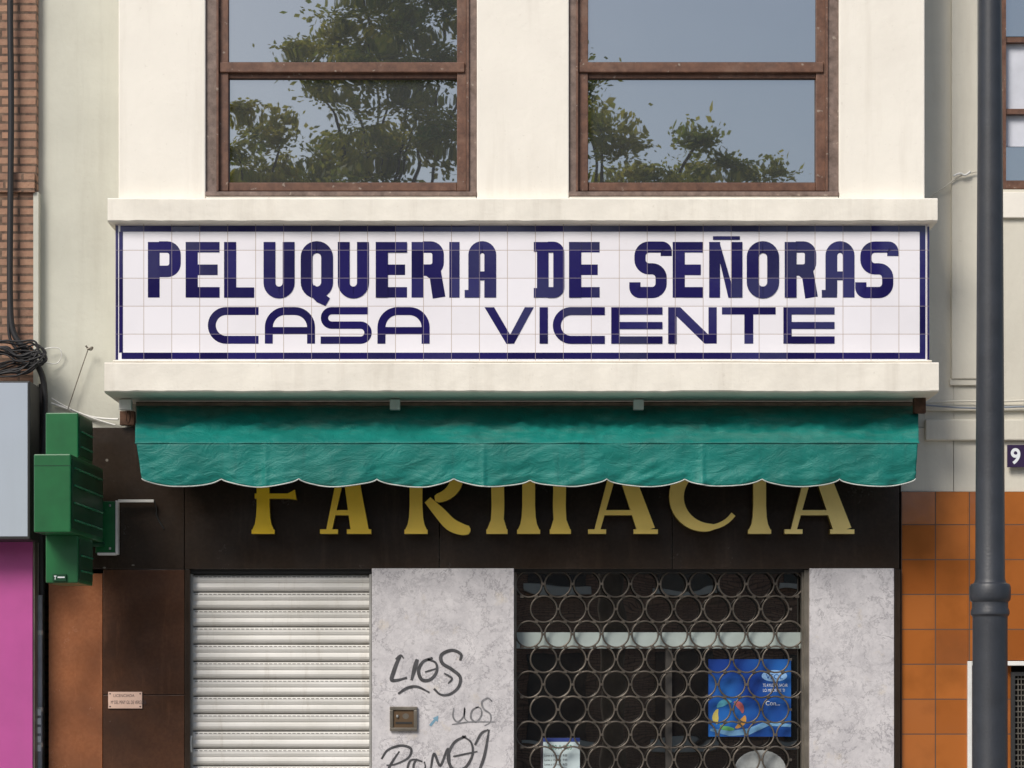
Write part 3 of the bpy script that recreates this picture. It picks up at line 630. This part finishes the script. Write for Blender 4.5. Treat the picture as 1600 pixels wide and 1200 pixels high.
def tree(name,trunkpx,clumps,Yt,dens=3000):
    T_=group(name); base=R(trunkpx,600,Yt)
    tube('trunk',[(base.x,Yt,-.1),(base.x+.05,Yt,2),(base.x-.05,Yt-.1,4.5),(base.x,Yt-.2,7)],.17,M_bark,T_,4)
    V=[]
    for ci,(px,py,r) in enumerate(clumps):
        c=R(px,py,Yt); c.y+=random.uniform(-.8,.8); rad=r/K*(D-.7-Yt)/D
        if ci%2==0: tube('limb',[(base.x,Yt-.2,max(2.5,c.z-3.0)),((base.x+c.x)/2,(Yt+c.y)/2-.4,c.z-1.2),(c.x,c.y-.2,c.z-.1)],.02,M_bark,T_,2)
        subs=[]
        for q in range(max(5,int(26*rad))):
            d=np.random.normal(size=3); d/=np.linalg.norm(d); subs.append((np.array(c)+d*rad*random.uniform(.25,1.0)*np.array([1.05,1,.9]),random.uniform(.11,.24)*(.7+rad*.4)))
        per=max(60,int(dens*rad**2/len(subs)))
        for (sc_,sr) in subs:
            cen=sc_+np.random.normal(size=(per,3))*sr*np.array([.85,.8,.5])
            s=np.random.uniform(.030,.058,(per,1)); a=np.random.normal(size=(per,3))*np.array([1,1,.8]); a/=np.linalg.norm(a,axis=1)[:,None]; b=np.cross(a,np.random.normal(size=(per,3))); b/=np.linalg.norm(b,axis=1)[:,None]
            V.append(np.stack([cen-a*s,cen-b*s*.6,cen+a*s,cen+b*s*.6],1))
    V=np.concatenate(V).reshape(-1,3); q=len(V)//4
    me=bpy.data.meshes.new('foliage'); me.vertices.add(len(V)); me.vertices.foreach_set('co',V.ravel()); me.loops.add(q*4); me.loops.foreach_set('vertex_index',np.arange(q*4,dtype=np.int32))
    me.polygons.add(q); me.polygons.foreach_set('loop_start',np.arange(q,dtype=np.int32)*4); me.polygons.foreach_set('loop_total',np.full(q,4,dtype=np.int32)); me.update(); me.validate()
    me.materials.append(M_leaf); o=bpy.data.objects.new('foliage',me); S.collection.objects.link(o); o.parent=T_
big=[(560,-60,80),(640,-40,90),(700,20,60),(590,30,80),(520,30,45),(480,55,35),(640,110,60),(580,140,75),(510,150,45),(660,190,80),(560,220,80),(600,260,80),(520,260,60),(690,260,60),(600,340,110),(520,400,90),(690,400,90),(600,480,110),(620,-150,70),(470,90,22),(735,120,45),(640,60,60),(690,130,50),(560,80,50)]
tree('tree',600,big,-20)
tree('tree',385,[(375,240,32),(410,205,26),(440,225,36),(380,275,42),(430,270,45),(470,280,40),(400,340,70),(340,300,50),(300,360,70),(420,430,90),(330,450,80),(390,190,14)],-21)
tree('tree',960,[(925,180,32),(900,150,45),(935,225,42),(975,235,36),(1000,262,42),(940,280,55),(1060,270,36),(1090,235,28),(1100,270,36),(1160,280,30),(1200,292,28),(900,350,80),(1000,360,80),(1100,350,70),(1000,460,110),(870,240,60),(1080,222,12),(1130,262,18)],-20.5)
# ---------------------------------------------------------------- buildings opposite
M_orange=simple('orange_brick',(.42,.17,.07),.9,var=.2,sc=8)
M_win=simple('far_window',(.03,.035,.04),.15)
def opp(name,x0,x1,h,mat):
    g=group(name); boxw('walls',x0,x1,-44,-33,0,h,mat,g)
    boxw('cornice',x0+.01,x1-.01,-32.99,-32.7,h-.3,h-.05,M_cream3,g)
    x=x0+1
    while x<x1-1.6:
        z=.9
        while z<h-2: boxw('window',x,x+1.1,-32.99,-32.93,z,z+1.6,M_win,g); boxw('sill',x-.1,x+1.2,-32.99,-32.85,z-.12,z-.01,M_cream3,g); z+=2.9
        x+=2.4
    return g
opp('apartment_building',-30,-9.0,9.3,M_cream3); opp('apartment_building',-8.9,-5.6,9.0,M_orange); opp('apartment_building',-5.5,9,8.8,M_brick); opp('apartment_building',9.1,30,9.3,M_cream3)
# ---------------------------------------------------------------- light, sky, camera
az=math.radians(-32); el=math.radians(40)
sv=Vector((math.sin(az)*math.cos(el),-math.cos(az)*math.cos(el),math.sin(el)))
sd=bpy.data.lights.new('sun','SUN'); sd.energy=2.9; sd.angle=math.radians(22); sd.color=(1,.945,.87)
so=bpy.data.objects.new('sun',sd); S.collection.objects.link(so); so.rotation_euler=(-sv).to_track_quat('-Z','Y').to_euler()
w=bpy.data.worlds.new('World'); S.world=w; w.use_nodes=True; nt=w.node_tree
sk=nt.nodes.new('ShaderNodeTexSky'); sk.sky_type='NISHITA'; sk.sun_disc=False; sk.sun_elevation=el; sk.sun_rotation=math.atan2(sv.x,sv.y); sk.dust_density=2.2
bg=nt.nodes['Background']; bg.inputs['Strength'].default_value=.12; nt.links.new(sk.outputs[0],bg.inputs[0])
cd=bpy.data.cameras.new('camera'); cam=bpy.data.objects.new('camera',cd); S.collection.objects.link(cam)
cam.location=(0,-D,CZ); cam.rotation_euler=(math.pi/2,0,0); cd.sensor_width=36; cd.lens=36*D/(1600/K); cd.shift_y=((1.3+600/K)-CZ)/(1600/K); cd.clip_end=2000; cd.clip_start=.1
S.camera=cam
S.view_settings.view_transform='Standard'; S.view_settings.look='None'; S.view_settings.exposure=0
